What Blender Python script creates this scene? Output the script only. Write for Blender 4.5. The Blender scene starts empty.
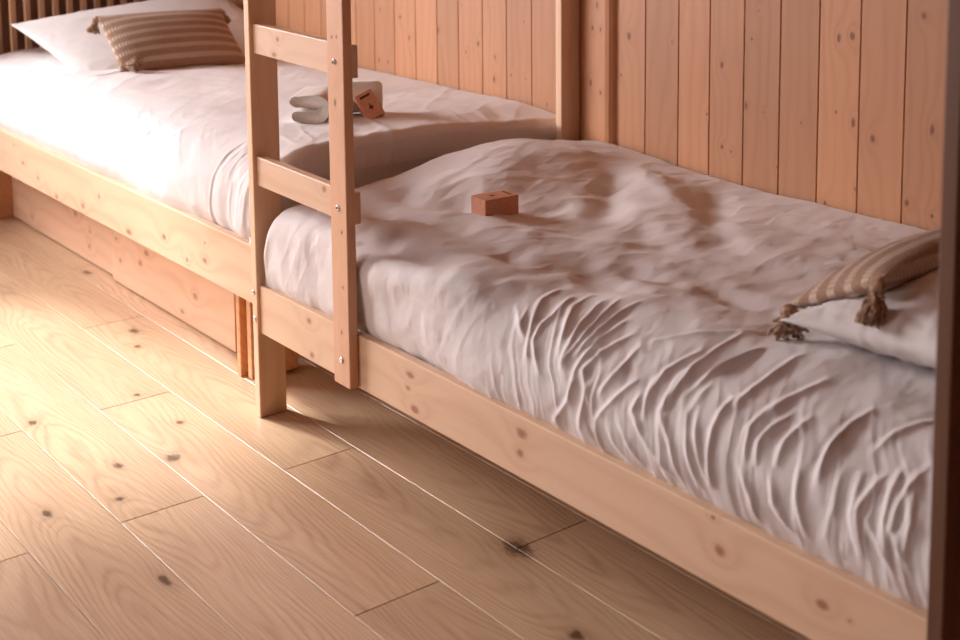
import bpy, bmesh, math, random
import numpy as np
from mathutils import Vector, Matrix

random.seed(7)
SC = bpy.context.scene
COL = SC.collection

# ------------------------------------------------------------------ camera
cam_d = bpy.data.cameras.new('camera')
cam = bpy.data.objects.new('camera', cam_d)
COL.objects.link(cam)
RIGHT = Vector((0.64334064, 0.76557823, -0.0016729))
DOWN = Vector((0.09273021, -0.08009293, -0.99246472))
FWD = Vector((-0.75994338, 0.63833776, -0.12251927))
m = Matrix.Identity(4)
for i in range(3):
    m[i][0] = RIGHT[i]; m[i][1] = -DOWN[i]; m[i][2] = -FWD[i]
m.translation = Vector((0, 0, 1.44))
cam.matrix_world = m
cam_d.sensor_width = 36.0
cam_d.lens = 1343.4 / 960 * 36.0
cam_d.shift_x = -(560 - 480) / 960
cam_d.shift_y = -(320 - 29.05) / 960
cam_d.clip_start = 0.05
cam_d.dof.use_dof = True
cam_d.dof.focus_distance = 3.35
cam_d.dof.aperture_fstop = 3.2
SC.camera = cam

# ------------------------------------------------------------------ light
SC.view_settings.view_transform = 'Standard'
SC.view_settings.look = 'None'
SC.view_settings.exposure = 0.3
SC.view_settings.gamma = 1.0
SC.view_settings.use_curve_mapping = False

world = bpy.data.worlds.new('world')
SC.world = world
world.use_nodes = True
bg = world.node_tree.nodes['Background']
bg.inputs['Color'].default_value = (1.0, 0.54, 0.40, 1)
bg.inputs['Strength'].default_value = 0.6

def aim(o, d):
    o.rotation_euler = Vector(d).to_track_quat('-Z', 'Y').to_euler()

sun_d = bpy.data.lights.new('sun', 'SUN')
sun_d.energy = 6.0
sun_d.angle = math.radians(5.5)
sun_d.color = (1.0, 0.97, 0.95)
sun = bpy.data.objects.new('sun', sun_d)
COL.objects.link(sun)
sun.location = (-9, 0, 6)
aim(sun, (1.0, 0.26, -0.70))

sky_d = bpy.data.lights.new('window_daylight', 'AREA')
sky_d.shape = 'RECTANGLE'
sky_d.size = 5.0
sky_d.size_y = 3.0
sky_d.energy = 1500
sky_d.color = (1.0, 0.94, 0.955)
sky = bpy.data.objects.new('window_daylight', sky_d)
COL.objects.link(sky)
sky.location = (-8.6, -0.9, 3.1)
aim(sky, (1.0, 0.3, -0.38))

front_fill_d = bpy.data.lights.new('front_fill_light', 'AREA')  # added fill from an unseen source, evens out the room-facing sides
front_fill_d.shape = 'RECTANGLE'
front_fill_d.size = 1.9
front_fill_d.size_y = 1.3
front_fill_d.energy = 48
front_fill_d.color = (1.0, 0.93, 0.95)
front_fill = bpy.data.objects.new('front_fill_light', front_fill_d)
COL.objects.link(front_fill)
front_fill.location = (-4.1, -3.15, 1.75)
aim(front_fill, (0.1, 1.0, -0.2))

# ------------------------------------------------------------------ helpers
def link_mesh(name, verts, faces, mat, parent=None, loc=None, smooth=False, tag=None):
    """verts in world coordinates; the object's origin goes to loc (or the parent's place)"""
    if loc is None:
        loc = parent['_base'] if parent is not None and '_base' in parent else (0, 0, 0)
    L = Vector(loc)
    me = bpy.data.meshes.new(name)
    me.from_pydata([tuple(Vector(v) - L) for v in verts], [], faces)
    me.update()
    if smooth:
        me.polygons.foreach_set('use_smooth', [True] * len(me.polygons))
    if mat: me.materials.append(mat)
    o = bpy.data.objects.new(name, me)
    COL.objects.link(o)
    if parent is not None:
        o.parent = parent
        if '_base' in parent:
            o.location = L - Vector(parent['_base'])
        o['_base'] = tuple(L)
    else:
        o.location = L
        o['_base'] = tuple(L)
    return o

def thing(name, label, cat, loc, group=None):
    o = bpy.data.objects.new(name, None)
    COL.objects.link(o)
    o.empty_display_size = 0.1
    o.location = loc
    o['_base'] = tuple(loc)
    return tag(o, label, cat, group)

def tag(o, label, cat, group=None):
    o['label'] = label; o['category'] = cat
    if group: o['group'] = group
    return o

class MB:
    def __init__(s): s.v = []; s.f = []
    def add(s, v, f):
        n = len(s.v); s.v += [tuple(p) for p in v]; s.f += [tuple(i + n for i in q) for q in f]
        return s
    def box(s, x0, x1, y0, y1, z0, z1, M=None):
        v = [(x, y, z) for x in (x0, x1) for y in (y0, y1) for z in (z0, z1)]
        if M is not None: v = [M @ Vector(p) for p in v]
        return s.add(v, [(0, 1, 3, 2), (4, 6, 7, 5), (0, 4, 5, 1), (2, 3, 7, 6), (0, 2, 6, 4), (1, 5, 7, 3)])
    def bbox(s, x0, x1, y0, y1, z0, z1, b=0.003, seg=2, M=None):
        bm = bmesh.new()
        bmesh.ops.create_cube(bm, size=1)
        for v in bm.verts:
            v.co = Vector(((x0 + x1) / 2 + v.co.x * (x1 - x0), (y0 + y1) / 2 + v.co.y * (y1 - y0), (z0 + z1) / 2 + v.co.z * (z1 - z0)))
        bmesh.ops.bevel(bm, geom=list(bm.edges), offset=b, segments=seg, affect='EDGES', profile=0.5)
        bm.verts.index_update()
        v = [p.co.copy() for p in bm.verts]
        if M is not None: v = [M @ p for p in v]
        f = [tuple(q.index for q in fc.verts) for fc in bm.faces]
        bm.free()
        return s.add(v, f)
    def tube(s, path, r, n=8, cap=True):
        path = [Vector(p) for p in path]
        R = r if hasattr(r, '__len__') else [r] * len(path)
        v = []; f = []
        for i, p in enumerate(path):
            t = (path[min(i + 1, len(path) - 1)] - path[max(i - 1, 0)]).normalized()
            a = t.orthogonal().normalized() if i == 0 else (a - t * a.dot(t)).normalized()
            b = t.cross(a)
            for k in range(n):
                an = 2 * math.pi * k / n
                v.append(p + (a * math.cos(an) + b * math.sin(an)) * R[i])
        for i in range(len(path) - 1):
            for k in range(n):
                k2 = (k + 1) % n
                f.append((i * n + k, i * n + k2, (i + 1) * n + k2, (i + 1) * n + k))
        if cap:
            f.append(tuple(range(n))[::-1]); f.append(tuple((len(path) - 1) * n + k for k in range(n)))
        return s.add(v, f)
    def ball(s, c, r, n=10, sc=(1, 1, 1)):
        v = []; f = []
        for i in range(n + 1):
            th = math.pi * i / n
            for k in range(n * 2):
                ph = math.pi * k / n
                v.append((c[0] + r * sc[0] * math.sin(th) * math.cos(ph), c[1] + r * sc[1] * math.sin(th) * math.sin(ph), c[2] + r * sc[2] * math.cos(th)))
        for i in range(n):
            for k in range(n * 2):
                f.append((i * 2 * n + k, (i + 1) * 2 * n + k, (i + 1) * 2 * n + (k + 1) % (2 * n), i * 2 * n + (k + 1) % (2 * n)))
        return s.add(v, f)
    def link(s, name, mat, parent=None, loc=None, smooth=False):
        return link_mesh(name, s.v, s.f, mat, parent, loc, smooth)

def bevel_smooth(o, w=0.003):
    return o

# numpy value noise ----------------------------------------------------------
_rng = np.random.RandomState(11)
_T = _rng.rand(256, 256)
def vnoise(x, y, seed=0):
    x = np.asarray(x) + seed * 17.31; y = np.asarray(y) + seed * 9.77
    xi = np.floor(x).astype(int); yi = np.floor(y).astype(int)
    fx = x - xi; fy = y - yi
    fx = fx * fx * fx * (fx * (fx * 6 - 15) + 10); fy = fy * fy * fy * (fy * (fy * 6 - 15) + 10)
    a = _T[xi % 256, yi % 256]; b = _T[(xi + 1) % 256, yi % 256]
    c = _T[xi % 256, (yi + 1) % 256]; d = _T[(xi + 1) % 256, (yi + 1) % 256]
    return (a * (1 - fx) + b * fx) * (1 - fy) + (c * (1 - fx) + d * fx) * fy - 0.5
def fbm(x, y, o=4, seed=0):
    t = 0; a = 1
    for k in range(o):
        t = t + a * vnoise(x * 2 ** k, y * 2 ** k, seed + k); a *= .5
    return t
def ridged(x, y, o=3, seed=0):
    t = 0; a = 1
    for k in range(o):
        t = t + a * (0.5 - np.abs(vnoise(x * 2 ** k, y * 2 ** k, seed + k)) * 2) ** 2 * 2; a *= .5
    return t

def catmull(P, n):
    P = np.array(P, float); P = np.vstack([2 * P[0] - P[1], P, 2 * P[-1] - P[-2]])
    out = []
    for i in range(1, len(P) - 2):
        t = np.linspace(0, 1, 40, endpoint=False)[:, None]
        a, b, c, d = P[i - 1], P[i], P[i + 1], P[i + 2]
        out.append(.5 * ((2 * b) + (c - a) * t + (2 * a - 5 * b + 4 * c - d) * t * t + (3 * b - a - 3 * c + d) * t ** 3))
    out.append(P[-2][None]); Q = np.vstack(out)
    L = np.r_[0, np.cumsum(np.linalg.norm(np.diff(Q, axis=0), axis=1))]
    s = np.linspace(0, L[-1], n)
    return s, np.c_[np.interp(s, L, Q[:, 0]), np.interp(s, L, Q[:, 1])]

def grid_faces(nu, nv, closed_u=False):
    f = []
    for i in range(nu - (0 if closed_u else 1)):
        for j in range(nv - 1):
            i2 = (i + 1) % nu
            f.append((i * nv + j, i2 * nv + j, i2 * nv + j + 1, i * nv + j + 1))
    return f

# ------------------------------------------------------------------ materials
class NT:
    def __init__(s, name):
        s.m = bpy.data.materials.new(name); s.m.use_nodes = True
        s.t = s.m.node_tree; s.n = s.t.nodes; s.l = s.t.links
        s.b = s.n['Principled BSDF']
    def _in(s, node, k, v):
        if v is None: return
        if isinstance(v, bpy.types.NodeSocket): s.l.new(v, node.inputs[k])
        else: node.inputs[k].default_value = v
    def math(s, op, a, b=None, c=None, clamp=False):
        n = s.n.new('ShaderNodeMath'); n.operation = op; n.use_clamp = clamp
        s._in(n, 0, a); s._in(n, 1, b); s._in(n, 2, c)
        return n.outputs[0]
    def vmath(s, op, a, b=None, out=0):
        n = s.n.new('ShaderNodeVectorMath'); n.operation = op
        s._in(n, 0, a); s._in(n, 1, b)
        return n.outputs[out]
    def noise(s, v, scale, detail=3, rough=.5, dist=0, out='Fac'):
        n = s.n.new('ShaderNodeTexNoise')
        s._in(n, 'Vector', v); s._in(n, 'Scale', scale); s._in(n, 'Detail', detail); s._in(n, 'Roughness', rough); s._in(n, 'Distortion', dist)
        return n.outputs[out]
    def ramp(s, f, pts, interp='LINEAR'):
        n = s.n.new('ShaderNodeValToRGB'); n.color_ramp.interpolation = interp
        s._in(n, 0, f)
        e = n.color_ramp.elements
        while len(e) < len(pts): e.new(0.5)
        for k, (p, c) in enumerate(pts):
            e[k].position = p
            e[k].color = (c, c, c, 1) if not hasattr(c, '__len__') else (*c, 1)
        return n.outputs[0]
    def mix(s, f, a, b, mode='MIX'):
        n = s.n.new('ShaderNodeMix'); n.data_type = 'RGBA'; n.blend_type = mode
        s._in(n, 0, f)
        for k, v in ((6, a), (7, b)):
            if isinstance(v, bpy.types.NodeSocket): s.l.new(v, n.inputs[k])
            else: n.inputs[k].default_value = (*v, 1)
        return n.outputs[2]
    def sep(s, v):
        n = s.n.new('ShaderNodeSeparateXYZ'); s._in(n, 0, v); return n.outputs
    def comb(s, x, y, z):
        n = s.n.new('ShaderNodeCombineXYZ'); s._in(n, 0, x); s._in(n, 1, y); s._in(n, 2, z); return n.outputs[0]
    def pos(s):
        return s.n.new('ShaderNodeNewGeometry').outputs['Position']
    def objc(s):
        return s.n.new('ShaderNodeTexCoord').outputs['Object']
    def bump(s, h, st=.3, d=.001):
        n = s.n.new('ShaderNodeBump'); s._in(n, 'Height', h); n.inputs['Strength'].default_value = st; n.inputs['Distance'].default_value = d
        s.l.new(n.outputs[0], s.b.inputs['Normal'])
    def set(s, **k):
        names = dict(color='Base Color', rough='Roughness', metal='Metallic', spec='Specular IOR Level', sheen='Sheen Weight', coat='Coat Weight', coatr='Coat Roughness')
        for a, v in k.items():
            if a == 'color' and not isinstance(v, bpy.types.NodeSocket): v = (*v, 1)
            s._in(s.b, names[a], v)
        return s.m

def wood(name, light, dark, axis='X', knots=(), plane='xz', rough=.5, attr=False, rand_knots=True,
         ring=55.0, contrast=1.0, knot_col=(.16, .05, .022), fibre=1.0, vary=.12, cathedral=False, knot_size=1.0, rk_t=.62, knot_rag=.7, halo_amt=.5):
    """planed timber: grain runs along the world axis given; knots = [(a, b, radius)] in the given plane"""
    t = NT(name)
    x, y, z = t.sep(t.pos())
    if axis == 'X': g, p, q = x, y, z
    else: g, p, q = z, x, y
    if attr:
        at = t.n.new('ShaderNodeAttribute'); at.attribute_name = 'rnd'
        r1, r2, cc = t.sep(at.outputs['Color'])
    else:
        oi = t.n.new('ShaderNodeObjectInfo'); r1 = oi.outputs['Random']; r2 = t.math('FRACT', t.math('MULTIPLY', r1, 7.13)); cc = None
    off = t.math('MULTIPLY', r1, 13.0)
    G = t.math('ADD', g, off); Pp = t.math('ADD', p, t.math('MULTIPLY', r2, 3.0)); Q = t.math('ADD', q, t.math('MULTIPLY', r1, 5.0))
    base = t.comb(G, Pp, Q)
    # big, slow waviness of the grain
    warp = t.noise(t.vmath('MULTIPLY', base, (1.3, 5.0, 5.0)), 1.0, 2, .5)
    warp2 = t.noise(t.vmath('MULTIPLY', base, (3.2, 16.0, 16.0)), 1.0, 2, .5)
    lat = t.math('ADD', p, q)
    if cathedral:
        # local width coordinate of a plank: parabolic growth rings
        yl = t.math('SUBTRACT', p, cc)
        yl = t.math('ADD', yl, t.math('MULTIPLY', t.math('SUBTRACT', r2, .5), .12))
        par = t.math('MULTIPLY', t.math('MULTIPLY', yl, yl), 75.0)
        sgn = t.math('SUBTRACT', t.math('MULTIPLY', t.math('GREATER_THAN', r1, .4), 2.0), 1.0)
        lin = t.math('MULTIPLY', t.math('MULTIPLY', G, sgn), .75)
        rv = t.math('ADD', t.math('ADD', par, lin), t.math('MULTIPLY', warp, 1.1))
        rv = t.math('ADD', rv, t.math('MULTIPLY', warp2, .28))
        ringv = t.math('MULTIPLY', rv, ring)
    else:
        rv = t.math('ADD', t.math('MULTIPLY', lat, 1.0), t.math('MULTIPLY', warp, .16))
        rv = t.math('ADD', rv, t.math('MULTIPLY', warp2, .03))
        ringv = t.math('MULTIPLY', rv, ring * 6.28)
    # knots --------------------------------------------------------
    dmin = None
    A, B = {'xz': (x, z), 'xy': (x, y), 'zx': (x, z)}[plane]
    for (ka, kb, kr) in knots:
        h_ = (ka * 37.7 + kb * 91.3) % 1.0; el = 1.15 + 1.3 * h_ * h_
        ea, eb = (el, 1.0) if axis == 'X' else (1.0, el)
        da = t.math('MULTIPLY', t.math('SUBTRACT', A, ka), 1 / (kr * ea))
        db = t.math('MULTIPLY', t.math('SUBTRACT', B, kb), 1 / (kr * eb))
        d = t.math('SQRT', t.math('ADD', t.math('MULTIPLY', da, da), t.math('MULTIPLY', db, db)))
        dmin = d if dmin is None else t.math('MINIMUM', dmin, d)
    if rand_knots:
        vo = t.n.new('ShaderNodeTexVoronoi'); vo.feature = 'F1'
        t._in(vo, 'Vector', t.vmath('MULTIPLY', base, (3.0, 7.0, 7.0))); t._in(vo, 'Scale', 1.0)
        cr = t.sep(vo.outputs['Color'])[0]
        rk = t.math('DIVIDE', vo.outputs['Distance'], .075 * knot_size)
        rk = t.math('ADD', rk, t.math('MULTIPLY', t.math('LESS_THAN', cr, rk_t), 50.0))
        dmin = rk if dmin is None else t.math('MINIMUM', dmin, rk)
    if dmin is not None:
        dn = t.math('ADD', dmin, t.math('MULTIPLY', t.math('SUBTRACT', t.noise(t.vmath('MULTIPLY', base, (45, 90, 90)), 1.0, 3, .6), .5), knot_rag))
        halo = t.math('POWER', 2.718, t.math('MULTIPLY', dmin, -.55))
        ringv = t.math('ADD', ringv, t.math('MULTIPLY', halo, 14.0))
    s1 = t.math('SINE', ringv)
    s1 = t.math('MULTIPLY', t.math('ADD', s1, 1.0), .5)
    s1 = t.math('POWER', s1, 2.2)
    broad = t.noise(t.vmath('MULTIPLY', base, (1.0, 9.0, 9.0)), 1.0, 3, .6)
    fib = t.noise(t.vmath('MULTIPLY', base, (9.0, 420.0, 420.0)), 1.0, 2, .6)
    amp = t.math('MULTIPLY', t.ramp(t.noise(t.vmath('MULTIPLY', base, (2.0, 6.0, 6.0)), 1.0, 1), [(.3, .35), (.7, 1.0)]), .42 * contrast)
    f = t.math('MULTIPLY', s1, amp)
    f = t.math('ADD', f, t.math('MULTIPLY', t.math('SUBTRACT', broad, .45), .9 * contrast))
    f = t.math('ADD', f, t.math('MULTIPLY', t.math('SUBTRACT', fib, .5), .35 * fibre))
    f = t.math('ADD', f, .22, clamp=True)
    col = t.mix(f, light, dark)
    # board to board variation
    var = t.math('ADD', 1.0 - vary, t.math('MULTIPLY', r2, vary * 2))
    vc = t.comb(var, var, var)
    col = t.mix(1.0, col, vc, 'MULTIPLY')
    if dmin is not None:
        hm = t.math('MULTIPLY', t.math('POWER', 2.718, t.math('MULTIPLY', dn, -.9)), halo_amt, clamp=True)
        col = t.mix(hm, col, tuple(.55 * d + .45 * k for d, k in zip(dark, knot_col)))
        km = t.ramp(dn, [(.35, 1.0), (1.0, 0.0)], 'EASE')
        col = t.mix(t.math('MULTIPLY', km, .85), col, knot_col)
    t.bump(t.math('ADD', t.math('MULTIPLY', fib, .5), t.math('MULTIPLY', s1, .4)), .25, .0006)
    rr = t.math('ADD', rough - .06, t.math('MULTIPLY', broad, .14))
    return t.set(color=col, rough=rr)

def cloth(name, col, weave=1400, bumpst=.12, sheen=.15, var=.04):
    t = NT(name)
    o = t.objc()
    x, y, z = t.sep(o)
    n1 = t.noise(o, 9, 3)
    f = t.ramp(n1, [(.3, 1 - var), (.7, 1.0)])
    c = t.mix(1.0, col, f, 'MULTIPLY')
    h = t.math('ADD', t.noise(o, weave, 2), t.math('MULTIPLY', t.noise(o, 120, 4), .6))
    t.bump(h, bumpst, .0012)
    return t.set(color=c, rough=.85, spec=.2, sheen=sheen)

PINE_L = (.80, .58, .40); PINE_D = (.57, .32, .18)

# ------------------------------------------------------------------ the room
def structure(o):
    o['kind'] = 'structure'; return o

YB = 2.67          # face of the boarded wall
XL = -6.2          # left wall

# oak floor: rows of planks 0.198 m wide, joints staggered
FLOOR_KNOTS = [(-2.12, 1.66, .036), (-1.793, 1.545, .016), (-2.88, 1.104, .012), (-3.005, 1.286, .022), (-3.44, 1.096, .014),
               (-3.05, 1.168, .013), (-3.192, 1.39, .011), (-2.916, 0.951, .012), (-2.48, 1.035, .012), (-4.627, 1.69, .016),
               (-3.936, 1.576, .018), (-3.799, 1.53, .014), (-3.44, 1.378, .011)]
floor_mat = wood('oak_planks', (.68, .485, .315), (.33, .185, .10), 'X', FLOOR_KNOTS, 'xy', rough=.34, attr=True, ring=48.0,
                 contrast=.85, knot_col=(.085, .035, .014), fibre=2.6, vary=.10, cathedral=True, rand_knots=False, knot_rag=1.3, halo_amt=.75)
def planked(name, rows, zt, mat):
    mb = MB(); rnd = []
    rng = random.Random(3)
    for (x0, x1, y0, y1) in rows:
        n = len(mb.v); g = .0008; b = .0012
        v = []
        for zz, k in ((zt - .014, 0), (zt - b, 0), (zt, b)):
            v += [(x0 + g + k, y0 + g + k, zz), (x1 - g - k, y0 + g + k, zz), (x1 - g - k, y1 - g - k, zz), (x0 + g + k, y1 - g - k, zz)]
        f = []
        for a in (0, 4):
            for k in range(4):
                k2 = (k + 1) % 4
                f.append((a + k, a + k2, a + 4 + k2, a + 4 + k))
        f.append((8, 9, 10, 11))
        mb.add(v, f)
        rnd += [(rng.random(), rng.random(), (y0 + y1) / 2, 1)] * (len(mb.v) - n)
    n = len(mb.v)
    mb.add([(XL - .3, -3.2, zt - .015), (1.6, -3.2, zt - .015), (1.6, YB + .2, zt - .015), (XL - .3, YB + .2, zt - .015)], [(0, 1, 2, 3)])
    rnd += [(.5, .5, 0, 1)] * 4
    o = mb.link(name, mat, loc=(0, 0, 0))
    at = o.data.attributes.new('rnd', 'FLOAT_COLOR', 'POINT')
    at.data.foreach_set('color', np.array(rnd, 'f').ravel())
    return o
rows = []
edges = [1.0605 + .198 * k for k in range(-22, 9)]
edges = [e + .003 if e > 1.4 else e for e in edges]
for i in range(len(edges) - 1):
    y0, y1 = edges[i], min(edges[i + 1], YB + .02)
    if y0 > YB: continue
    k = i - 22
    ph = -2.118 if k % 2 == 1 else -2.77      # row 1.06-1.26 -> -2.77, row 1.26-1.46 -> -2.118
    xs = sorted({ph + 1.287 * j for j in range(-5, 6)})
    xs = [x for x in xs if XL - .3 < x < 1.6]
    xs = [XL - .3] + xs + [1.6]
    for a, b in zip(xs[:-1], xs[1:]):
        if b - a > .02: rows.append((a, b, y0, y1))
structure(planked('floor', rows, 0.0, floor_mat))

# boarded back wall -----------------------------------------------------------
WK = [(-4.214, .902), (-4.228, .713), (-4.166, .713), (-4.081, .887), (-4.024, .816), (-3.841, .862), (-3.697, .962), (-3.677, .802),
      (-3.608, .837), (-3.514, .803), (-3.52, .728), (-3.359, .934), (-3.428, .753), (-3.35, .749), (-3.243, .68),
      (-2.898, .816), (-2.864, .936), (-2.685, .937), (-2.546, .749), (-2.492, .893), (-2.488, .666), (-2.454, .658), (-2.402, .792), (-2.338, .784),
      (-2.385, .975), (-2.362, 1.052), (-2.29, .644), (-2.097, 1.006), (-2.057, 1.015), (-2.101, .818), (-2.047, .798), (-1.986, .767),
      (-2.036, .632), (-1.881, .627), (-1.85, 1.083), (-2.129, .578), (-2.212, .774), (-1.818, .815), (-1.81, .609)]
rk = random.Random(5)
WK = [(a, b, .003 + .006 * rk.random() ** 2) for a, b in WK]
WK = [(a, b, .011 if (a, b) in ((-1.986, .767), (-2.057, 1.015), (-2.864, .936), (-1.85, 1.083)) else r) for a, b, r in WK]
wall_mat = wood('wall_boards', (.55, .27, .135), (.39, .165, .072), 'Z', WK, 'zx', rough=.5, attr=True, ring=26.0, contrast=.8,
                knot_col=(.18, .055, .022), fibre=.9, vary=.13, knot_rag=1.0, halo_amt=.35, rand_knots=False)
lines = [-4.255, -4.119, -3.982, -3.848, -3.72, -3.583, -3.452, -3.32, -3.191, -3.06, -2.929, -2.794, -2.659, -2.538, -2.412, -2.286, -2.158, -2.03, -1.897]
while lines[0] > XL: lines.insert(0, lines[0] - .131)
while lines[-1] < 1.7: lines.append(lines[-1] + .131)
mb = MB(); rnd = []; rng = random.Random(9)
for a, b in zip(lines[:-1], lines[1:]):
    n = len(mb.v); g = .0007; c = .0022
    prof = [(a, YB + .012), (a + g, YB + .012), (a + g, YB + c), (a + g + c, YB), (b - g - c, YB), (b - g, YB + c), (b - g, YB + .012), (b, YB + .012)]
    v = [(x, y, z) for z in (-.01, 2.6) for x, y in prof]
    mb.add(v, [(k, k + 1, k + 9, k + 8) for k in range(7)])
    rnd += [(rng.random(), rng.random(), 0, 1)] * (len(mb.v) - n)
ob = mb.link('wall_back', wall_mat, loc=(0, YB, 0))
at = ob.data.attributes.new('rnd', 'FLOAT_COLOR', 'POINT'); at.data.foreach_set('color', np.array(rnd, 'f').ravel())
structure(ob)

# left wall with its window opening, ceiling ----------------------------------
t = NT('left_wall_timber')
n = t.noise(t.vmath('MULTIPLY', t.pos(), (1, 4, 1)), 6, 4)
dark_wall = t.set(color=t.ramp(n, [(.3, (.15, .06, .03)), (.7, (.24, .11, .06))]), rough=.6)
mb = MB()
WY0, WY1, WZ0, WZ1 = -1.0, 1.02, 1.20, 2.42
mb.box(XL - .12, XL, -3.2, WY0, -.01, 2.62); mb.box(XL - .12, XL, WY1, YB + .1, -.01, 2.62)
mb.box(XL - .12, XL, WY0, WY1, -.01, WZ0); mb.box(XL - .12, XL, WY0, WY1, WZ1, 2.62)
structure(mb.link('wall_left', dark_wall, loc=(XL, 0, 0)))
mb = MB()
for y in (WY0, WY1 - .05): mb.bbox(XL - .09, XL - .03, y, y + .05, WZ0, WZ1)
for z in (WZ0, WZ1 - .05): mb.bbox(XL - .09, XL - .03, WY0 + .05, WY1 - .05, z, z + .05)
pine_x = wood('pine_along_x', PINE_L, PINE_D, 'X', ring=16, contrast=.8)
pine_z = wood('pine_upright', PINE_L, PINE_D, 'Z', ring=20, contrast=.55, rk_t=.75, knot_size=.6)
structure(mb.link('window_1', pine_z, loc=(XL, 0, WZ0)))
structure(MB().box(XL - .12, 1.7, -3.2, YB + .1, 2.6, 2.7).link('ceiling', wood('ceiling_boards', (.40, .24, .15), (.28, .15, .09), 'X', ring=10), loc=(0, 0, 2.6)))

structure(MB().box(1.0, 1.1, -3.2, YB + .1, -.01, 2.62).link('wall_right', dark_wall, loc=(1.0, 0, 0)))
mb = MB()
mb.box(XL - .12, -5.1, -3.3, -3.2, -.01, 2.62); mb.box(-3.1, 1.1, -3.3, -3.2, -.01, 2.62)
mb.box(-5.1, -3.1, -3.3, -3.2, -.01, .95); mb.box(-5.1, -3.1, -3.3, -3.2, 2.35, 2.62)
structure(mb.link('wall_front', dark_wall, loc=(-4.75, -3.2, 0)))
# cover board standing on the wall beside the bunk post
mb = MB()
prof = [(-3.036, YB), (-3.036, YB - .022), (-2.945, YB - .022), (-2.932, YB - .018), (-2.922, YB - .010), (-2.918, YB)]
v = [(x, y, z) for z in (0.0, 2.6) for x, y in prof]
mb.add(v, [(k, k + 1, k + 7, k + 6) for k in range(5)] + [(0, 6, 11, 5)])
structure(mb.link('trim_1', wood('cover_board', (.55, .27, .135), (.39, .165, .072), 'Z', [(-3.0, .95, .006), (-2.965, .948, .005), (-3.009, .782, .006), (-2.964, .757, .006), (-2.98, 1.02, .007)], 'zx', ring=16, contrast=.5, rand_knots=False), loc=(-2.98, YB, 0)))

# ------------------------------------------------------------------ bunk bed (near)
metal = NT('zinc_screw').set(color=(.55, .53, .50), metal=1.0, rough=.35)
slot_m = NT('screw_recess').set(color=(.03, .02, .02), rough=.8)
RK = [(-2.383, .325, .010), (-2.392, .293, .006), (-2.366, .251, .011), (-1.988, .323, .014), (-1.994, .281, .011), (-1.472, .350, .005),
      (-1.455, .297, .012), (-1.238, .298, .011), (-1.186, .295, .004), (-2.815, .247, .010), (-2.825, .33, .009)]
rail_mat = wood('pine_rail', PINE_L, PINE_D, 'X', RK, 'xz', ring=14, contrast=.6, rand_knots=False, knot_col=(.34, .13, .07))
bunk = thing('bunk_bed', 'pale pine bunk bed with a ladder at its left end, on the oak floor', 'bunk bed', (-2.07, 2.1, 0))
YF = 1.570
def post(x0, x1, y0, y1, z1=1.95, name='post', par=None):
    return MB().bbox(x0, x1, y0, y1, 0.0, z1, .0025).link(name, pine_z, par)
post(-3.107, -3.080, 1.562, 1.640, par=bunk)
dk = MB().bbox(-1.046, -1.019, 1.562, 1.640, 0.0, 1.95, .0025).link('post', wood('shade_darkened_post', (.17, .075, .038), (.10, .04, .018), 'Z', ring=26, contrast=.7, rand_knots=False, knots=()), bunk)  # pine post; the shade on it is put into this darker colour
dk['label'] = 'pine post with shade in its dark brown colour'
post(-3.107, -3.080, 2.592, 2.666, par=bunk)
post(-1.046, -1.019, 2.592, 2.666, par=bunk)
MB().bbox(-3.080, -1.046, YF, YF + .024, .2290, .3575, .003).link('side_rail', rail_mat, bunk)
MB().bbox(-3.080, -1.046, 2.640, 2.664, .2290, .3575, .003).link('side_rail', rail_mat, bunk)
for x in (-3.079, -1.071): MB().bbox(x, x + .024, 1.645, 2.588, .2290, .3575, .003).link('end_rail', rail_mat, bunk)
MB().box(-3.05, -1.075, 1.597, 2.638, .262, .280).link('bed_base', pine_x, bunk)
# upper bunk, above the picture
for y in (YF, 2.640): MB().bbox(-3.080, -1.046, y, y + .024, 1.50, 1.63, .003).link('upper_rail', rail_mat, bunk)
MB().box(-3.075, -1.05, 1.597, 2.638, 1.53, 1.55).link('upper_base', pine_x, bunk)
# ladder
MB().bbox(-2.669, -2.597, 1.546, YF, .2305, 1.95, .003).link('ladder_stile', wood('pine_stile', (.70, .42, .27), (.52, .28, .16), 'Z', [(-2.637, .90, .006), (-2.645, 1.05, .004), (-2.625, 1.052, .004), (-2.62, .60, .005), (-2.62, .47, .004), (-2.63, .36, .004)], 'zx', ring=22, contrast=.55, rand_knots=False), bunk)
rung_mat = wood('pine_rung', (.82, .60, .44), (.62, .36, .21), 'X', [(-2.95, 1.012, .008), (-2.97, .972, .008), (-2.74, .675, .010), (-2.83, 1.37, .01)], 'xz', ring=20, contrast=.7, rand_knots=False, knot_col=(.34, .14, .08))
for z0 in (.6245, .9665, 1.3085):
    mr = MB().bbox(-3.080, -2.615, YF + .002, YF + .026, z0 - .003, z0 + .073, .003)
    mr.v = [(p[0], p[1], p[2] - .009 * (p[0] + 3.08) / .465) for p in mr.v]
    mr.link('ladder_rung', rung_mat, bunk)
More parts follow.
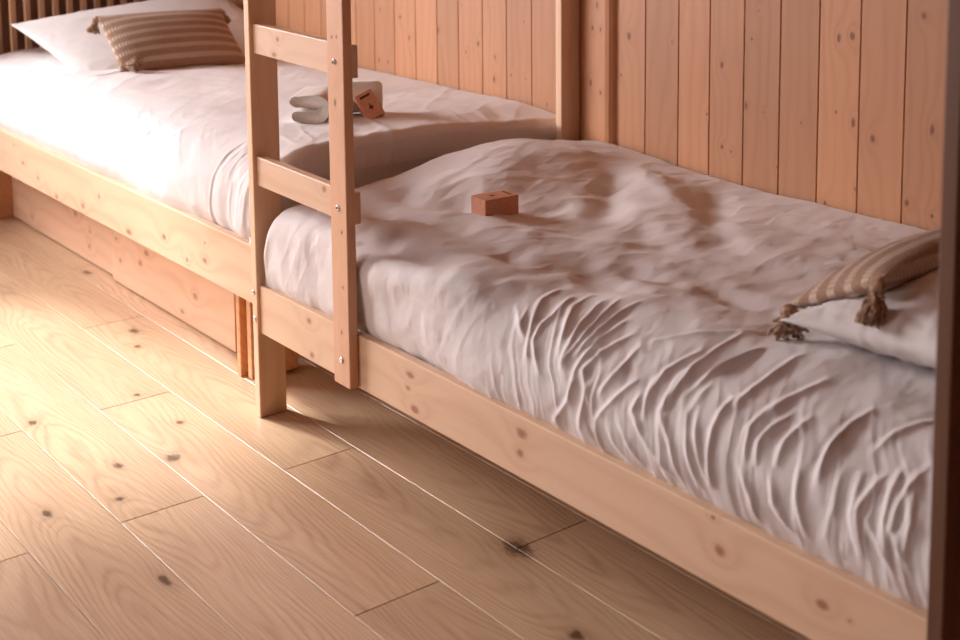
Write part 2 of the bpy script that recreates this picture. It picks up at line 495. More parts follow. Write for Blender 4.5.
def screw(x, y, z, par, r=.0065):
    mb = MB()
    n = 20
    prof = [(r, 0), (r * .95, .0022), (r * .72, .0034), (r * .36, .0036), (r * .36, .0012), (0.0001, .0012)]
    v = []
    for (rr, d) in prof:
        for k in range(n):
            a = 2 * math.pi * k / n
            v.append((x + rr * math.cos(a), y - d, z + rr * math.sin(a)))
    f = [(i * n + k, i * n + (k + 1) % n, (i + 1) * n + (k + 1) % n, (i + 1) * n + k) for i in range(len(prof) - 1) for k in range(n)]
    mb.add(v, f)
    s = mb.link('screw', metal, par, loc=(x, y, z), smooth=False)
    v = [(x, y - .0016, z)] + [(x + r * .34 * math.cos(2 * math.pi * k / 6), y - .0016, z + r * .34 * math.sin(2 * math.pi * k / 6)) for k in range(6)]
    link_mesh('screw_recess', v, [(0, k + 1, (k + 1) % 6 + 1) for k in range(6)], slot_m, s, loc=(x, y, z))
for (x, z) in ((-2.632, .293), (-2.634, .655), (-2.637, .994)): screw(x, 1.546, z, bunk, .0075)
for (x, z) in ((-3.0975, .337), (-3.0925, .267)): screw(x, 1.562, z, bunk, .007)

# ------------------------------------------------------------------ single bed (far)
FK = [(-4.728, .343, .010), (-4.879, .371, .008), (-4.306, .326, .012), (-4.162, .384, .010), (-4.968, .423, .006), (-3.928, .318, .012),
      (-3.668, .359, .012), (-3.516, .325, .008), (-3.396, .40, .005), (-4.55, .31, .010), (-5.2, .36, .012), (-3.40, .35, .010)]
far_rail_mat = wood('pine_far_rail', PINE_L, PINE_D, 'X', FK, 'xz', ring=14, contrast=.7, rand_knots=False, knot_col=(.33, .14, .08))
bed = thing('storage_bed', 'low pine bed with wide side rail above drawers, left of the ladder', 'bed', (-4.35, 2.1, 0))
BX0 = -5.60
MB().bbox(BX0, -3.110, YF, YF + .026, .297, .455, .003).link('side_rail', far_rail_mat, bed)
MB().bbox(BX0, -3.110, 2.640, 2.666, .297, .455, .003).link('side_rail', far_rail_mat, bed)
MB().bbox(-3.136, -3.110, 1.60, 2.636, .297, .455, .003).link('end_rail', far_rail_mat, bed)
MB().bbox(BX0, BX0 + .026, 1.60, 2.636, .297, .455, .003).link('end_rail', far_rail_mat, bed)
MB().box(BX0 + .03, -3.14, 1.60, 2.636, .335, .352).link('bed_base', pine_x, bed)
bounce_lit_pine = wood('pine_support', (.70, .36, .17), (.52, .22, .09), 'X', ring=30, contrast=.8, rand_knots=False)  # orange of bounced light in the shade is put into this pine colour
for x in (-3.395, BX0 + .01):
    MB().bbox(x, x + .022, 1.655, 1.80, 0, .297, .002).link('support_panel', bounce_lit_pine, bed)
MB().bbox(-3.330, -3.306, 1.655, 1.80, 0.012, .297, .002).link('support_panel', bounce_lit_pine, bed)
MB().bbox(-3.373, -3.330, 1.72, 1.80, .0, .297, .002).link('support_panel', bounce_lit_pine, bed)
for x in (-3.40, BX0): MB().bbox(x, x + .04, 2.55, 2.63, 0, .297, .002).link('leg', pine_z, bed)

DK = [(-5.338, .05, .010), (-4.859, .159, .014), (-4.733, .062, .012), (-4.4, .09, .012), (-4.229, .119, .014), (-3.91, .037, .008),
      (-3.811, .111, .014), (-4.176, .166, .014), (-4.72, .12, .009), (-4.43, .16, .008)]
dr_mat = wood('pine_drawer', (.76, .50, .34), (.56, .31, .17), 'X', DK, 'xz', ring=15, contrast=.8, rand_knots=False, knot_col=(.38, .17, .09))
def drawer(x0, x1, y, label):
    th = thing('drawer', label, 'drawer', ((x0 + x1) / 2, y, .006))
    MB().bbox(x0, x1, y, y + .018, .006, .285, .002).link('front_panel', dr_mat, th)
    for xx in (x0 + .01, x1 - .026): MB().box(xx, xx + .016, y + .018, 2.52, .02, .24).link('side_panel', pine_x, th)
    MB().box(x0 + .026, x1 - .026, 2.504, 2.52, .02, .24).link('back_panel', pine_x, th)
    MB().box(x0 + .026, x1 - .026, y + .018, 2.504, .02, .03).link('bottom_panel', pine_x, th)
    return th
drawer(-5.565, -4.480, 1.742, 'pine underbed drawer front on the left, farther from the ladder')
drawer(-4.476, -3.545, 1.724, 'pine underbed drawer front on the right, nearer the ladder post')

# ------------------------------------------------------------------ slatted screen behind the far bed
slat_m = wood('slat_wood', (.60, .37, .22), (.45, .25, .14), 'Z', ring=25, contrast=.5, rand_knots=False)
scr = thing('slatted_screen', 'dark screen of upright wooden slats behind the bed head', 'slatted screen', (-5.70, 2.1, 0))
y = 1.455; k = 0
while y < 2.64:
    MB().bbox(-5.705, -5.683, y, y + .022, .06, 1.06, .002).link('slat', slat_m, scr); y += .0592
for z in (.06, 1.02): MB().bbox(-5.735, -5.705, 1.44, 2.66, z, z + .04, .002).link('cross_rail', slat_m, scr)

# ------------------------------------------------------------------ bedding
white_duvet = cloth('duvet_cotton', (.74, .695, .69))
sheet_m = cloth('sheet_cotton', (.70, .665, .66))
pillow_m = cloth('pillow_cotton', (.74, .71, .70))

def smooth01(x): x = np.clip(x, 0, 1); return x * x * (3 - 2 * x)

def seg_disp(X, S, stroke, w, amp, taper=True, sharp=False):
    """ridge along a polyline given on the cloth, in metres"""
    best = np.full(X.shape, 9.0); tt = np.zeros(X.shape)
    P = np.array(stroke); n = len(P) - 1
    L = np.r_[0, np.cumsum(np.linalg.norm(np.diff(P, axis=0), axis=1))]
    for i in range(n):
        a, b = P[i], P[i + 1]; d = b - a; l2 = max(d @ d, 1e-9)
        t = np.clip(((X - a[0]) * d[0] + (S - a[1]) * d[1]) / l2, 0, 1)
        dist = np.hypot(X - a[0] - t * d[0], S - a[1] - t * d[1])
        mk = dist < best
        best = np.where(mk, dist, best); tt = np.where(mk, (L[i] + t * (L[i + 1] - L[i])) / L[-1], tt)
    e = np.sqrt(np.clip(np.sin(np.pi * np.clip(tt * .86 + .07, 0, 1)), 0, 1)) if taper else 1.0
    if sharp: return amp * e * np.exp(-(np.sqrt(best ** 2 + .0022 ** 2) - .0022) / w)
    return amp * e * np.exp(-(best / w) ** 2)

def quilt_sheet(name, xs, prof, topf, endf, dispf, mat, parent=None, loc=(0, 0, 0), zmin=.33, n=260, z_ref=(.36, .2), prof2=None, blend=None):
    s, P2 = catmull(prof, n)
    X, S = np.meshgrid(xs, s, indexing='ij')
    y = np.interp(S, s, P2[:, 0]); z = np.interp(S, s, P2[:, 1])
    if prof2 is not None:
        s2, Q2 = catmull(prof2, n)
        S2 = S / s[-1] * s2[-1]; b = blend(X)
        y = y * (1 - b) + np.interp(S2, s2, Q2[:, 0]) * b; z = z * (1 - b) + np.interp(S2, s2, Q2[:, 1]) * b
    w = np.clip((z - z_ref[0]) / z_ref[1], 0, 1)
    z = z + topf(X, y) * w
    ex, ed = endf(X)
    x = ex
    z = np.maximum(z - ed, zmin)
    P = np.stack([x, y, z], -1)
    dx = np.gradient(P, axis=0); ds = np.gradient(P, axis=1)
    N = np.cross(dx, ds); N /= np.linalg.norm(N, axis=-1, keepdims=True) + 1e-12
    D = dispf(X, S, y)
    P = P + N * D[..., None]
    P[..., 1] = np.minimum(P[..., 1], YB - .004)
    nu, nv = X.shape
    o = link_mesh(name, P.reshape(-1, 3).tolist(), grid_faces(nu, nv), mat, parent, loc, smooth=True)
    return o, P, N

RIDGES=[[(-2.068,0.33),(-2.061,0.276),(-2.039,0.234),(-2.016,0.196),(-1.998,0.151)],
[(-2.095,0.238),(-2.055,0.205),(-2.025,0.18)],
[(-2.073,0.251),(-2.05,0.209)],
[(-2.019,0.318),(-2.003,0.251),(-2.005,0.217),(-1.994,0.18),(-1.949,0.13)],
[(-1.989,0.343),(-1.983,0.284),(-1.942,0.226),(-1.918,0.176)],
[(-1.94,0.326),(-1.922,0.255),(-1.906,0.205),(-1.897,0.159)],
[(-1.906,0.343),(-1.897,0.268),(-1.891,0.217),(-1.893,0.167)],
[(-1.859,0.355),(-1.87,0.314),(-1.873,0.255),(-1.877,0.188)],
[(-1.841,0.297),(-1.852,0.23),(-1.857,0.163),(-1.846,0.109)],
[(-1.798,0.272),(-1.823,0.213),(-1.837,0.167),(-1.803,0.121)],
[(-1.758,0.251),(-1.756,0.196),(-1.78,0.142)],
[(-1.848,0.146),(-1.852,0.105),(-1.9,0.046)],
[(-1.812,0.151),(-1.812,0.105),(-1.821,0.059)],
[(-1.709,0.188),(-1.742,0.138),(-1.776,0.092),(-1.767,0.033)],
[(-1.745,0.088),(-1.702,0.038)],
[(-1.713,0.105),(-1.659,0.046)],
[(-1.686,0.13),(-1.637,0.088),(-1.581,0.059)],
[(-1.673,0.205),(-1.657,0.134)],
[(-1.616,0.217),(-1.623,0.155),(-1.583,0.113),(-1.551,0.054)],
[(-1.56,0.205),(-1.567,0.171),(-1.547,0.13),(-1.513,0.063)],
[(-1.632,0.238),(-1.625,0.184),(-1.612,0.142)],
[(-1.612,0.38),(-1.619,0.259),(-1.614,0.192),(-1.607,0.155)],
[(-1.56,0.234),(-1.569,0.188)],
[(-1.497,0.222),(-1.504,0.184)],
[(-1.554,0.192),(-1.533,0.146),(-1.488,0.075)],
[(-1.5,0.226),(-1.502,0.163),(-1.479,0.079)],
[(-1.423,0.247),(-1.434,0.192),(-1.421,0.146)],
[(-1.383,0.247),(-1.405,0.176),(-1.396,0.142)],
[(-1.347,0.251),(-1.36,0.192),(-1.358,0.155)],
[(-1.275,0.276),(-1.279,0.209),(-1.27,0.155)],
[(-1.277,0.205),(-1.275,0.155)],
[(-1.241,0.188),(-1.232,0.13),(-1.241,0.079)],
[(-1.208,0.192),(-1.199,0.13),(-1.172,0.067)],
[(-1.172,0.205),(-1.19,0.142),(-1.169,0.079)],
[(-1.169,0.13),(-1.115,0.079)],
[(-1.151,0.217),(-1.142,0.142),(-1.127,0.1)],
[(-1.118,0.251),(-1.127,0.18),(-1.124,0.134),(-1.091,0.092)],
[(-1.113,0.196),(-1.097,0.151),(-1.097,0.109)],
[(-1.381,0.339),(-1.41,0.272),(-1.419,0.23)],
[(-1.27,0.309),(-1.279,0.251),(-1.277,0.192)],
[(-1.176,0.339),(-1.203,0.284),(-1.21,0.242)],
[(-1.421,0.121),(-1.39,0.084),(-1.381,0.05)],
[(-1.358,0.125),(-1.342,0.092),(-1.311,0.063)],
[(-1.311,0.159),(-1.3,0.117),(-1.279,0.067)],
[(-1.684,0.167),(-1.686,0.138),(-1.657,0.113)],
[(-1.745,0.284),(-1.693,0.326),(-1.594,0.41)],
[(-1.641,0.297),(-1.664,0.226),(-1.661,0.176)],
[(-1.547,0.355),(-1.574,0.263),(-1.587,0.209)],
[(-1.464,0.368),(-1.477,0.276),(-1.484,0.222)]]
VALLEYS=[[(-2.857,0.38),(-2.661,0.401),(-2.513,0.406)],
[(-2.673,0.251),(-2.511,0.255),(-2.338,0.268)],
[(-2.758,0.585),(-2.61,0.539)],
[(-2.655,1.033),(-2.389,0.761)],
[(-2.401,1.154),(-2.023,0.761)],
[(-2.135,0.464),(-1.962,0.397)],
[(-2.082,0.514),(-1.873,0.51),(-1.679,0.535)],
[(-2.886,0.502),(-2.711,0.506)],
[(-2.322,0.401),(-2.201,0.406)]]
SWELLS=[[(-2.571,0.163),(-2.286,0.247),(-2.171,0.272)],
[(-2.531,0.468),(-2.358,0.539),(-2.205,0.64)],
[(-2.643,1.104),(-2.378,0.999)],
[(-2.774,0.932),(-2.832,1.125)]]


# near duvet
NEAR = [(1.602, .335), (1.580, .372), (1.574, .415), (1.586, .465), (1.622, .512), (1.69, .55), (1.79, .574), (1.92, .582), (2.3, .582), (2.66, .575)]
BOXY = [(1.602, .335), (1.582, .372), (1.575, .415), (1.574, .465), (1.577, .525), (1.598, .562), (1.65, .577), (1.78, .582), (2.3, .582), (2.66, .575)]
def near_top(x, y):
    return .062 * np.exp(-((x + 3.02) / .33) ** 2) * np.exp(-((y - 2.26) / .33) ** 2) + .02 * np.exp(-((x + 2.9) / .3) ** 2) * np.clip((y - 1.9) / .5, 0, 1)
def near_end(X):
    e = np.clip((-2.975 - X) / .235, 0, 1)               # 0 on the bed, 1 at the bottom of the end drop
    # quarter-round of 5 cm and then straight down
    L = e * .235; r = .035; q = r * math.pi / 2
    ang = np.clip(L / r, 0, math.pi / 2)
    x = np.where(X > -2.975, X, -2.975 - r * np.sin(ang) - np.clip(L / .08, 0, 1) * .040)
    drop = r * (1 - np.cos(ang)) + np.clip(L - q, 0, 9)
    return x, drop
def near_disp(X, S, y):
    D = np.zeros(X.shape)
    for st in RIDGES:
        st = [(a, b) for a, b in st]
        ln = sum(math.dist(st[i], st[i + 1]) for i in range(len(st) - 1))
        h = (st[0][0] * 53.7 + st[0][1] * 31.1) % 1.0
        D += seg_disp(X, S, st, .0034 + .0035 * h, (.0046 + .0035 * h) * min(1, ln / .08), sharp=True) + seg_disp(X, S, st, .014, .0015) - seg_disp(X + .014, S, st, .010, .0022)
    for st in VALLEYS: D -= seg_disp(X, S, st, .045, .016)
    for st in SWELLS: D += seg_disp(X, S, st, .05, .012)
    D *= .45 + 1.1 * np.clip(fbm(X * 9, S * 11, 2, 91) + .5, 0, 1)
    right = smooth01((X + 2.15) / .15)
    side = smooth01((.36 - S) / .14) * smooth01(S / .05 + .1)
    # fine gathers running up the side, leaning with the fabric
    U = X + .35 * (S - .15) + .05 * fbm(X * 4, S * 5, 3, 3) + 1.2 * np.clip(S - .2, 0, 1) ** 2
    D += (ridged(U * 17, S * 1.5, 3, 5) - .5) * .0048 * right * side
    D += (ridged(U * 8 + 3, S * 1.3, 2, 8) - .5) * .0055 * right * side
    # top: broad, soft undulation, slight creases
    top = smooth01((S - .26) / .12)
    wl = 1 - .75 * smooth01((y - 2.35) / .25); wl = wl * (1 - .6 * smooth01((-2.75 - X) / .25))
    D += fbm(X * 4.2 + 1, S * 4.6, 3, 9) * .024 * top * wl
    D += (ridged((X + S * .4) * 4.5, (S - X * .3) * 3.2, 3, 21) - .5) * .0035 * top
    left = 1 - right
    D += fbm(X * 5, S * 5, 3, 31) * .014 * left * (1 - top)
    D += (ridged((X - S * .5) * 6, S * 3, 2, 33) - .5) * .0035 * left
    D += fbm(X * 30, S * 22, 3, 41) * .0022
    # hem relief along the rail
    D += (ridged(X * 11, S * 0 + 2, 2, 50) - .5) * .006 * smooth01((.09 - S) / .09)
    # tuck by the ladder stile
    D -= .004 * np.exp(-((X + 2.60) / .02) ** 2) * smooth01((.15 - S) / .1)
    # puckers at the seam end near the wall corner
    return D * smooth01(S / .012)
xs = np.r_[np.linspace(-3.21, -2.95, 60, endpoint=False), np.linspace(-2.95, -1.05, 900)]
near_duvet, NP, NN = quilt_sheet('duvet', xs, NEAR, near_top, near_end, near_disp, white_duvet, loc=(-2.05, 2.1, .56), n=400, prof2=BOXY, blend=lambda X: smooth01((-1.95 - X) / .4))
tag(near_duvet, 'rumpled white duvet with deep folds down its side, on the bunk bed', 'duvet')

# far duvet
FAR = [(1.603, .430), (1.585, .462), (1.574, .50), (1.580, .56), (1.604, .61), (1.655, .655), (1.74, .682), (1.86, .690), (2.3, .688), (2.66, .672)]
def far_top(x, y):
    return .012 * np.exp(-((x + 3.3) / .2) ** 2) * np.exp(-((y - 2.0) / .3) ** 2) - .018 * smooth01((x + 3.35) / .25) * smooth01((y - 2.2) / .4)
def far_end(X):
    # foot: rolls over and ends in a hem
    L = np.clip(X + 3.16, 0, .2); r = .03
    ang = np.clip(L / r, 0, math.pi / 2)
    x = np.where(X < -3.16, X, -3.16 + r * np.sin(ang))
    drop = np.where(X < -3.16, 0, r * (1 - np.cos(ang)) + np.clip(L - r * math.pi / 2, 0, 9))
    return x, drop
def far_disp(X, S, y):
    side = smooth01((.34 - S) / .12)
    top = 1 - side
    wl = 1 - .8 * smooth01((y - 2.35) / .25)
    D = fbm(X * 3.5, S * 4, 3, 61) * .012 * top * wl + fbm(X * 3, S * 6, 3, 71) * .012 * side
    D += (ridged((X + S) * 5, (S - X) * 2.2, 3, 64) - .5) * .0035
    foot = smooth01((X + 3.55) / .3)
    D += (ridged((S + X * .25) * 7, X * 3, 2, 66) - .5) * .009 * foot * top * wl
    D += (ridged(X * 14, S * 3, 2, 67) - .5) * .012 * foot * side
    # small crumples on the side
    c = np.exp(-((X + 3.85) / .35) ** 2) * np.exp(-((S - .22) / .09) ** 2)
    D += (ridged((X * .6 + S) * 22, (X - S) * 8, 2, 77) - .5) * .008 * c
    D += fbm(X * 26, S * 20, 2, 78) * .0016
    D += (ridged(X * 7, S * 0 + 2, 2, 55) - .5) * .007 * smooth01((.07 - S) / .07)
    return D * smooth01(S / .012)
xs = np.r_[np.linspace(-5.56, -3.6, 420, endpoint=False), np.linspace(-3.6, -3.055, 200)]
far_duvet, FP, FN = quilt_sheet('duvet', xs, FAR, far_top, far_end, far_disp, white_duvet, loc=(-4.35, 2.1, .66), zmin=.425, n=240, z_ref=(.47, .2))
tag(far_duvet, 'smooth white duvet lying on the low storage bed behind the ladder', 'duvet')

def mattress(x0, x1, y0, y1, z0, z1, label):
    mb = MB().bbox(x0, x1, y0, y1, z0, z1, .03, 5)
    o = mb.link('mattress', sheet_m, loc=((x0 + x1) / 2, (y0 + y1) / 2, z0), smooth=True)
    return tag(o, label, 'mattress')
mattress(-5.54, -3.138, 1.63, 2.636, .356, .645, 'sheet-covered mattress showing at the foot of the storage bed')


def surf_z(P, x, y):
    d = (P[..., 0] - x) ** 2 + (P[..., 1] - y) ** 2
    i = np.argmin(d); return float(P[..., 2].ravel()[i])

# pillows ----------------------------------------------------------------------
def pillow_mesh(w, h, t, nu=90, nv=70, pinch=.05, seed=1, wr=.004, flat=.0):
    """cushion centred at origin in its own frame: w along U, h along V, thickness t; returns verts (local), faces, uv-ish"""
    V = []; F = []
    for side in (1, -1):
        n0 = len(V)
        u, v = np.meshgrid(np.linspace(-1, 1, nu), np.linspace(-1, 1, nv), indexing='ij')
        uu = np.sign(u) * (1 - (1 - np.abs(u)) ** 1.15); vv = np.sign(v) * (1 - (1 - np.abs(v)) ** 1.15)
        px = uu * w / 2 * (1 - pinch * (1 - vv ** 2)); py = vv * h / 2 * (1 - pinch * (1 - uu ** 2) * 1.2)
        prof = np.clip((1 - np.abs(uu) ** 2.4) * (1 - np.abs(vv) ** 2.4), 0, 1) ** .55
        pz = side * t / 2 * prof
        wv = (ridged(uu * 3 + seed, vv * 3, 3, seed) - .5) * wr * prof
        edge = np.exp(-((1 - np.abs(uu)) / .25)) + np.exp(-((1 - np.abs(vv)) / .25))
        wv += (ridged(uu * 9 * w, vv * 9 * h + seed, 2, seed + 3) - .5) * wr * 1.2 * edge * np.minimum(1, prof * 3)
        pz = pz + wv * side
        V += np.stack([px, py, pz], -1).reshape(-1, 3).tolist()
        f = grid_faces(nu, nv)
        if side < 0: f = [q[::-1] for q in f]
        F += [tuple(i + n0 for i in q) for q in f]
    return V, F
def frame(c, U, V):
    U = Vector(U).normalized(); V = Vector(V); V = (V - U * V.dot(U)).normalized(); W = U.cross(V)
    m = Matrix.Identity(4)
    for i in range(3): m[i][0] = U[i]; m[i][1] = V[i]; m[i][2] = W[i]; m[i][3] = c[i]
    return m
def obj_local(name, V, F, mat, M, parent=None, smooth=True):
    me = bpy.data.meshes.new(name); me.from_pydata([tuple(v) for v in V], [], F); me.update()
    bm = bmesh.new(); bm.from_mesh(me); bmesh.ops.remove_doubles(bm, verts=bm.verts, dist=.0004); bmesh.ops.recalc_face_normals(bm, faces=bm.faces); bm.to_mesh(me); bm.free()
    if smooth: me.polygons.foreach_set('use_smooth', [True] * len(me.polygons))
    me.materials.append(mat)
    o = bpy.data.objects.new(name, me); COL.objects.link(o)
    if parent is None: o.matrix_world = M
    else:
        o.parent = parent; o.matrix_local = M
    return o
def settle(o, grids, gap=.002):
    """soft underside: a pillow cannot sink into what it lies on"""
    G = np.concatenate([g.reshape(-1, 3) for g in grids])
    k = {}
    for px, py, pz in G:
        q = (int(math.floor(px / .012)), int(math.floor(py / .012)))
        if pz > k.get(q, -9): k[q] = pz
    M = o.matrix_world.copy(); I = M.inverted()
    for v in o.data.vertices:
        w = M @ v.co
        q = (int(math.floor(w.x / .012)), int(math.floor(w.y / .012)))
        z0 = k.get(q)
        if z0 is None: continue
        if w.z < z0 + gap:
            w.z = z0 + gap; v.co = I @ w
def drape(o, func):
    """bend local verts of a cushion"""
    for v in o.data.vertices: v.co = func(v.co)

# stripes knitted along the long side of the cushions
def cushion_mat():
    t = NT('striped_knit')
    x, y, z = t.sep(t.objc())
    ph = t.math('FRACT', t.math('ADD', t.math('DIVIDE', y, .043), .25))
    dash = t.math('MULTIPLY', t.math('SINE', t.math('MULTIPLY', x, 2 * math.pi / .0105)), .5)
    st = t.math('LESS_THAN', t.math('ABSOLUTE', t.math('SUBTRACT', ph, .5)), .21)
    dshade = t.math('ADD', .84, t.math('MULTIPLY', dash, .30))
    cream = t.mix(1.0, (.66, .52, .42), t.comb(dshade, dshade, dshade), 'MULTIPLY')
    n = t.noise(t.objc(), 260, 2)
    taupe = t.mix(t.ramp(n, [(.35, 0.0), (.65, 1.0)]), (.31, .19, .13), (.43, .285, .21))
    c = t.mix(st, taupe, cream)
    h = t.math('ADD', t.math('MULTIPLY', st, t.math('ADD', .7, dash)), t.math('MULTIPLY', t.math('SINE', t.math('MULTIPLY', y, 2 * math.pi / .0045)), .12))
    h = t.math('ADD', h, t.math('MULTIPLY', n, .35))
    t.bump(h, .7, .003)
    return t.set(color=c, rough=.95, spec=.1, sheen=.1)
knit = cushion_mat()
tas_m = NT('tassel_yarn')
tas_m = tas_m.set(color=tas_m.ramp(tas_m.noise(tas_m.objc(), 90, 2), [(.35, (.24, .13, .08)), (.65, (.56, .40, .29))]), rough=.95, spec=.1)
def tassel(par, base, tip_dirs, length, seed, n=60, spread=.35, rad=.0022, head=.012):
    """par: cushion; base in the cushion's local frame; tip_dirs: local direction the yarn falls in"""
    rg = random.Random(seed)
    D = Vector(tip_dirs).normalized(); A = D.orthogonal().normalized(); B = D.cross(A)
    b = Vector(base)
    mb = MB()
    mb.ball(b + D * head * .9, head, 8)
    mb.tube([b - D * .004, b + D * head * .4], .004, 6)
    c = b + D * head * 1.9
    ring = [c + (A * math.cos(a) + B * math.sin(a)) * head * .8 for a in [2 * math.pi * k / 12 for k in range(13)]]
    mb.tube(ring, .0035, 6)
    for k in range(n):
        a = rg.random() * 6.283; r = math.sqrt(rg.random())
        o0 = (A * math.cos(a) + B * math.sin(a)) * r
        L = length * (.85 + .25 * rg.random())
        sw = spread * (.6 + .6 * rg.random())
        w1 = (A * rg.uniform(-1, 1) + B * rg.uniform(-1, 1)) * .004; w2 = (A * rg.uniform(-1, 1) + B * rg.uniform(-1, 1)) * .007
        p = [c + o0 * head * .6, c + D * L * .33 + o0 * (head * .8 + L * sw * .4) + w1, c + D * L * .7 + o0 * (head * .8 + L * sw * .75) + w2, c + D * L + o0 * (head * .8 + L * sw) + w1 + w2]
        mb.tube(p, [rad, rad * 1.15, rad * 1.1, rad * .9], 5)
    return obj_local('tassel', mb.v, mb.f, tas_m, Matrix.Identity(4), par)

# far pillow, standing against the screen
Mp = frame((-5.06, 2.19, .758), (-.12, 1, .07), (-.84, -.02, .27))
V_, F_ = pillow_mesh(.92, .66, .15, seed=4, wr=.006, pinch=.04)
p1 = obj_local('pillow', V_, F_, pillow_m, Mp)
tag(p1, 'big white pillow propped behind the striped cushion on the storage bed', 'pillow')
Mc = frame((-4.80, 2.12, .780), (.02, 1, -.01), (-.78, .0, .60))
V_, F_ = pillow_mesh(.50, .31, .11, seed=8, wr=.002, pinch=.035)
c1 = obj_local('cushion', V_, F_, knit, Mc)
tag(c1, 'brown and cream striped cushion leaning on the pillow of the storage bed', 'cushion')
def loc_dir(M, d): return M.to_3x3().inverted() @ Vector(d)
settle(p1, [FP]); settle(c1, [FP])
tassel(c1, (-.247, .145, 0), loc_dir(Mc, (.1, -.35, -1)), .035, 1, n=50)
tassel(c1, (-.247, -.125, .02), loc_dir(Mc, (.75, .65, -.02)), .05, 2, n=60, spread=.5)
tassel(c1, (.247, -.150, .0), loc_dir(Mc, (.3, .6, -.4)), .035, 3, n=40)
tassel(c1, (.247, .145, .0), loc_dir(Mc, (.0, .6, -1)), .035, 4, n=40)

# near pillow lying at the head of the bunk bed
Mn = frame((-1.265, 2.155, .652), (.03, 1, .01), (-1, .03, -.08))
V_, F_ = pillow_mesh(.74, .50, .18, seed=14, wr=.012, pinch=.05)
p2 = obj_local('pillow', V_, F_, pillow_m, Mn)
tag(p2, 'white pillow under the tasselled cushion at the right end of the bunk bed', 'pillow')
# near cushion on top of it
Mk = frame((-1.450, 2.125, .686), (.01, 1, .01), (-.18, .0, -.09))
V_, F_ = pillow_mesh(.56, .235, .11, seed=18, wr=.002, pinch=.035)
c2 = obj_local('cushion', V_, F_, knit, Mk)
tag(c2, 'striped knitted cushion with large tassels, resting on the right-hand pillow', 'cushion')
settle(p2, [NP])
PW = np.array([tuple(p2.matrix_world @ v.co) for v in p2.data.vertices])
settle(c2, [NP, PW])
tassel(c2, (-.274, .112, 0), loc_dir(Mk, (.45, -.55, -.45)), .022, 5, n=90, spread=.8, rad=.003, head=.017)
tassel(c2, (-.274, -.112, 0), loc_dir(Mk, (.12, -.45, -.9)), .050, 6, n=80, spread=.30, rad=.0028, head=.015)
tassel(c2, (.274, .112, 0), loc_dir(Mk, (-.3, .7, -.6)), .04, 7, n=40)
tassel(c2, (.274, -.112, 0), loc_dir(Mk, (.3, .7, -.6)), .04, 8, n=40)

# ------------------------------------------------------------------ cartons and towels
t = NT('carton_board')
x, y, z = t.sep(t.objc())
cn = t.noise(t.objc(), 150, 3)
carton_m = t.set(color=t.ramp(cn, [(.3, (.60, .27, .165)), (.7, (.70, .345, .225))]), rough=.75, spec=.2)
ink = NT('dark_print').set(color=(.045, .022, .02), rough=.7)
def carton(label, M, w=.098, d=.064, h=.047, turned=False):
    """w: long side (local X), d (local Y), h (local Z, base at 0)"""
    th = bpy.data.objects.new('soap_carton', None); COL.objects.link(th); th.empty_display_size = .05
    th.matrix_world = M
    tag(th, label, 'carton', 'small pink-brown cartons on the beds')
    mb = MB().bbox(-w / 2, w / 2, -d / 2, d / 2, 0, h, .0012)
    obj_local('box_body', mb.v, mb.f, carton_m, Matrix.Identity(4), th, smooth=False)
    # sleeve wrapped round the middle, a touch proud of the box
    mb = MB().bbox(-w / 2 + .014, w / 2 - .002, -d / 2 - .0006, d / 2 + .0006, .0006, h + .0006, .0010)
    obj_local('sleeve', mb.v, mb.f, carton_m, Matrix.Identity(4), th, smooth=False)
    # printed bar and a small sprig on the top
    z = h + .0009
    mb = MB().add([(w / 2 - .017, -d * .30, z), (w / 2 - .010, -d * .30, z), (w / 2 - .010, d * .30, z), (w / 2 - .017, d * .30, z)], [(0, 1, 2, 3)])
    obj_local('printed_bar', mb.v, mb.f, ink, Matrix.Identity(4), th, smooth=False)
    mb = MB()
    def leaf(cx, cy, a, L, wd):
        n = 10; v = []
        for k in range(n):
            s = 2 * math.pi * k / n
            px, py = math.cos(s) * L / 2 + L / 2, math.sin(s) * wd / 2 * (1 - .3 * math.cos(s))
            v.append((cx + px * math.cos(a) - py * math.sin(a), cy + px * math.sin(a) + py * math.cos(a), z))
        mb.add(v, [tuple(range(n))])
    leaf(-.004, 0, 2.4, .011, .006); leaf(-.004, 0, -2.4, .011, .006); leaf(-.004, 0, 0.0, .010, .0035); leaf(-.006, 0, math.pi, .013, .005)
    obj_local('printed_sprig', mb.v, mb.f, ink, Matrix.Identity(4), th, smooth=False)
    return th
bx, by = -2.578, 1.955
bz = surf_z(NP, bx, by)
print('box z', bz)
Mb = frame((bx, by, bz - .004), (.06, 1, .0), (-1, .06, 0.0))
carton('small pink-brown carton alone in the middle of the rumpled duvet', Mb)

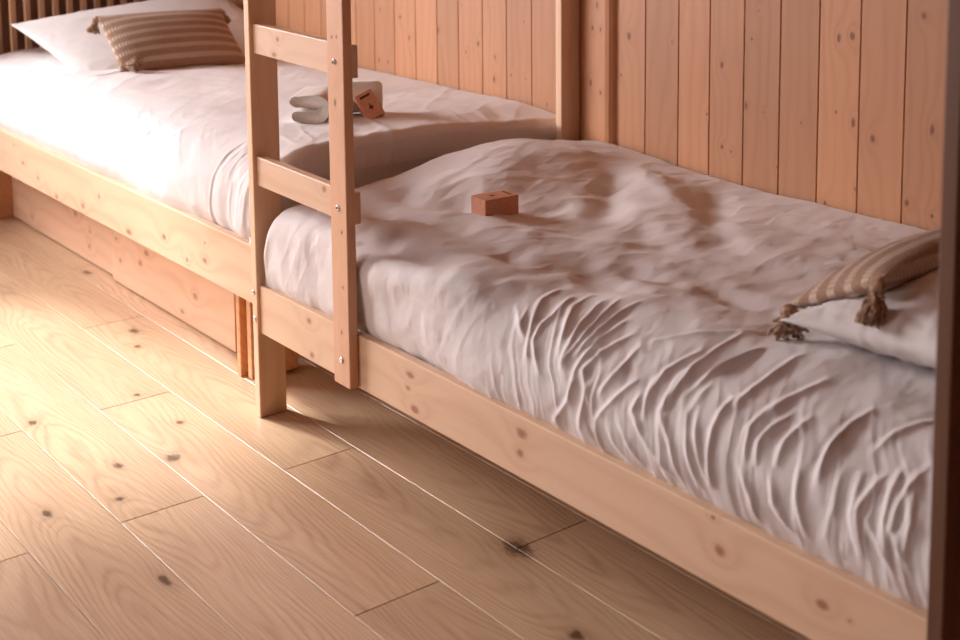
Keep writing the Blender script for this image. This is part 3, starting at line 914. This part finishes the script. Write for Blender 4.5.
towel_m = cloth('towel_terry', (.80, .75, .69), weave=600, bumpst=.8, sheen=.3)
def folded_towel(c, label):
    # U-shaped fold, opening towards -Y, extruded along X
    prof = []
    L = .118; t0 = .039; g = .005; ca, sa = math.cos(-.75), math.sin(-.75)
    outer = [(-L / 2, t0 * 2 + g)]
    cy = 0
    def arc(cx, cz, r, a0, a1, n=10): return [(cx + r * math.cos(a0 + (a1 - a0) * k / n), cz + r * math.sin(a0 + (a1 - a0) * k / n)) for k in range(n + 1)]
    R = t0 + g / 2
    pr = arc(L / 2 - R, R, R, -math.pi / 2, math.pi / 2, 14)                      # outer bend on the right
    pr += [(L / 2 - R - .04, 2 * R + .001), (-.03, 2 * R - .001)]
    pr += arc(-L / 2 + t0 / 2, 2 * R - t0 / 2, t0 / 2, math.pi / 2, 3 * math.pi / 2, 8)      # rounded upper lip
    pr += [(-.02, 2 * R - t0 + .001)]
    pr += arc(L / 2 - R, R, g / 2, math.pi / 2, -math.pi / 2, 6)
    pr += [(-.02, t0 - .001)]
    pr += arc(-L / 2 + t0 / 2 + .004, t0 / 2, t0 / 2, math.pi / 2, 3 * math.pi / 2, 8)
    n = len(pr); xs = [-.085, -.082, -.074] + [-.06 + .012 * k for k in range(11)] + [.074, .082, .085]
    v = []
    for i, x in enumerate(xs):
        k = .82 if i in (0, len(xs) - 1) else (.95 if i in (1, len(xs) - 2) else 1)
        for (yy, zz) in pr:
            zm = (t0 / 2 if zz < R else 2 * R - t0 / 2) if yy < L / 2 - R else None
            if zm is None: z2 = zz
            else: z2 = zm + (zz - zm) * k
            nz = .0025 * float(fbm(np.array(x * 40), np.array((yy + zz) * 30), 2, 5))
            v.append((c[0] + x * ca - yy * sa, c[1] + x * sa + yy * ca + nz, c[2] + z2 + nz + .001))
    f = [(i * n + k, i * n + (k + 1) % n, (i + 1) * n + (k + 1) % n, (i + 1) * n + k) for i in range(len(xs) - 1) for k in range(n)]
    f += [tuple(range(n)), tuple((len(xs) - 1) * n + k for k in range(n))[::-1]]
    o = link_mesh('towel', v, f, towel_m, loc=c, smooth=True)
    return tag(o, label, 'towel')
def rolled_towel(c, label, r=.062, L=.20, ax=(1, -.15, 0)):
    # a spiral roll, axis towards the room
    A = Vector(ax).normalized(); Bv = Vector((0, 0, 1)); Cv = A.cross(Bv)
    v = []; f = []; turns = 3.2; n = 130
    prof = []
    for k in range(n):
        a = turns * 2 * math.pi * k / (n - 1)
        rr = .010 + (r - .010) * k / (n - 1)
        prof.append((a, rr))
    th = (r - .010) / turns * .93
    ys = [0, .004, .012] + [.02 + (L - .04) * k / 8 for k in range(9)] + [L - .012, L - .004, L]
    for i, yy in enumerate(ys):
        kk = .6 if i in (0, len(ys) - 1) else (.9 if i in (1, len(ys) - 2) else 1); sq = {0: .72, 1: .86, 2: .95}.get(min(i, len(ys) - 1 - i), 1.0)
        for s in (1, -1):
            for (a, rr) in (prof if s > 0 else prof[::-1]):
                q = (rr - th / 2 + s * th / 2 * kk) * sq
                v.append(Vector(c) + A * (yy - L / 2) + Cv * q * math.cos(a) + Bv * (q * math.sin(a) + r))
    m = 2 * n
    f = [(i * m + k, i * m + (k + 1) % m, (i + 1) * m + (k + 1) % m, (i + 1) * m + k) for i in range(len(ys) - 1) for k in range(m)]
    for i0 in (0, (len(ys) - 1) * m):
        for k in range(n - 1):
            q = (i0 + k, i0 + k + 1, i0 + m - 2 - k, i0 + m - 1 - k)
            f.append(q if i0 else q[::-1])
    o = link_mesh('towel', v, f, towel_m, loc=c, smooth=True)
    bm = bmesh.new(); bm.from_mesh(o.data); bmesh.ops.recalc_face_normals(bm, faces=bm.faces); bm.to_mesh(o.data); bm.free()
    return tag(o, label, 'towel')
tz = surf_z(FP, -3.47, 1.95); print('towel z', tz)
folded_towel((-3.470, 1.972, tz - .002), 'folded cream towel seen left of the ladder stile on the smooth duvet')
rz = surf_z(FP, -3.42, 2.115); print('roll z', rz)
rolled_towel((-3.43, 2.105, rz - .002), 'rolled cream towel behind the carton, seen right of the ladder stile', r=.054, L=.12, ax=(.5, .85, 0))
Mq = frame((-3.345, 2.078, rz + .042), (-.55, -.25, .8), (-.25, -.92, -.25)) @ Matrix.Translation((0, 0, -.035))
carton('small pink-brown carton leaning on the rolled towel beside the ladder stile', Mq, w=.085, d=.055, h=.035)

for o in bpy.data.objects:
    if '_base' in o: del o['_base']
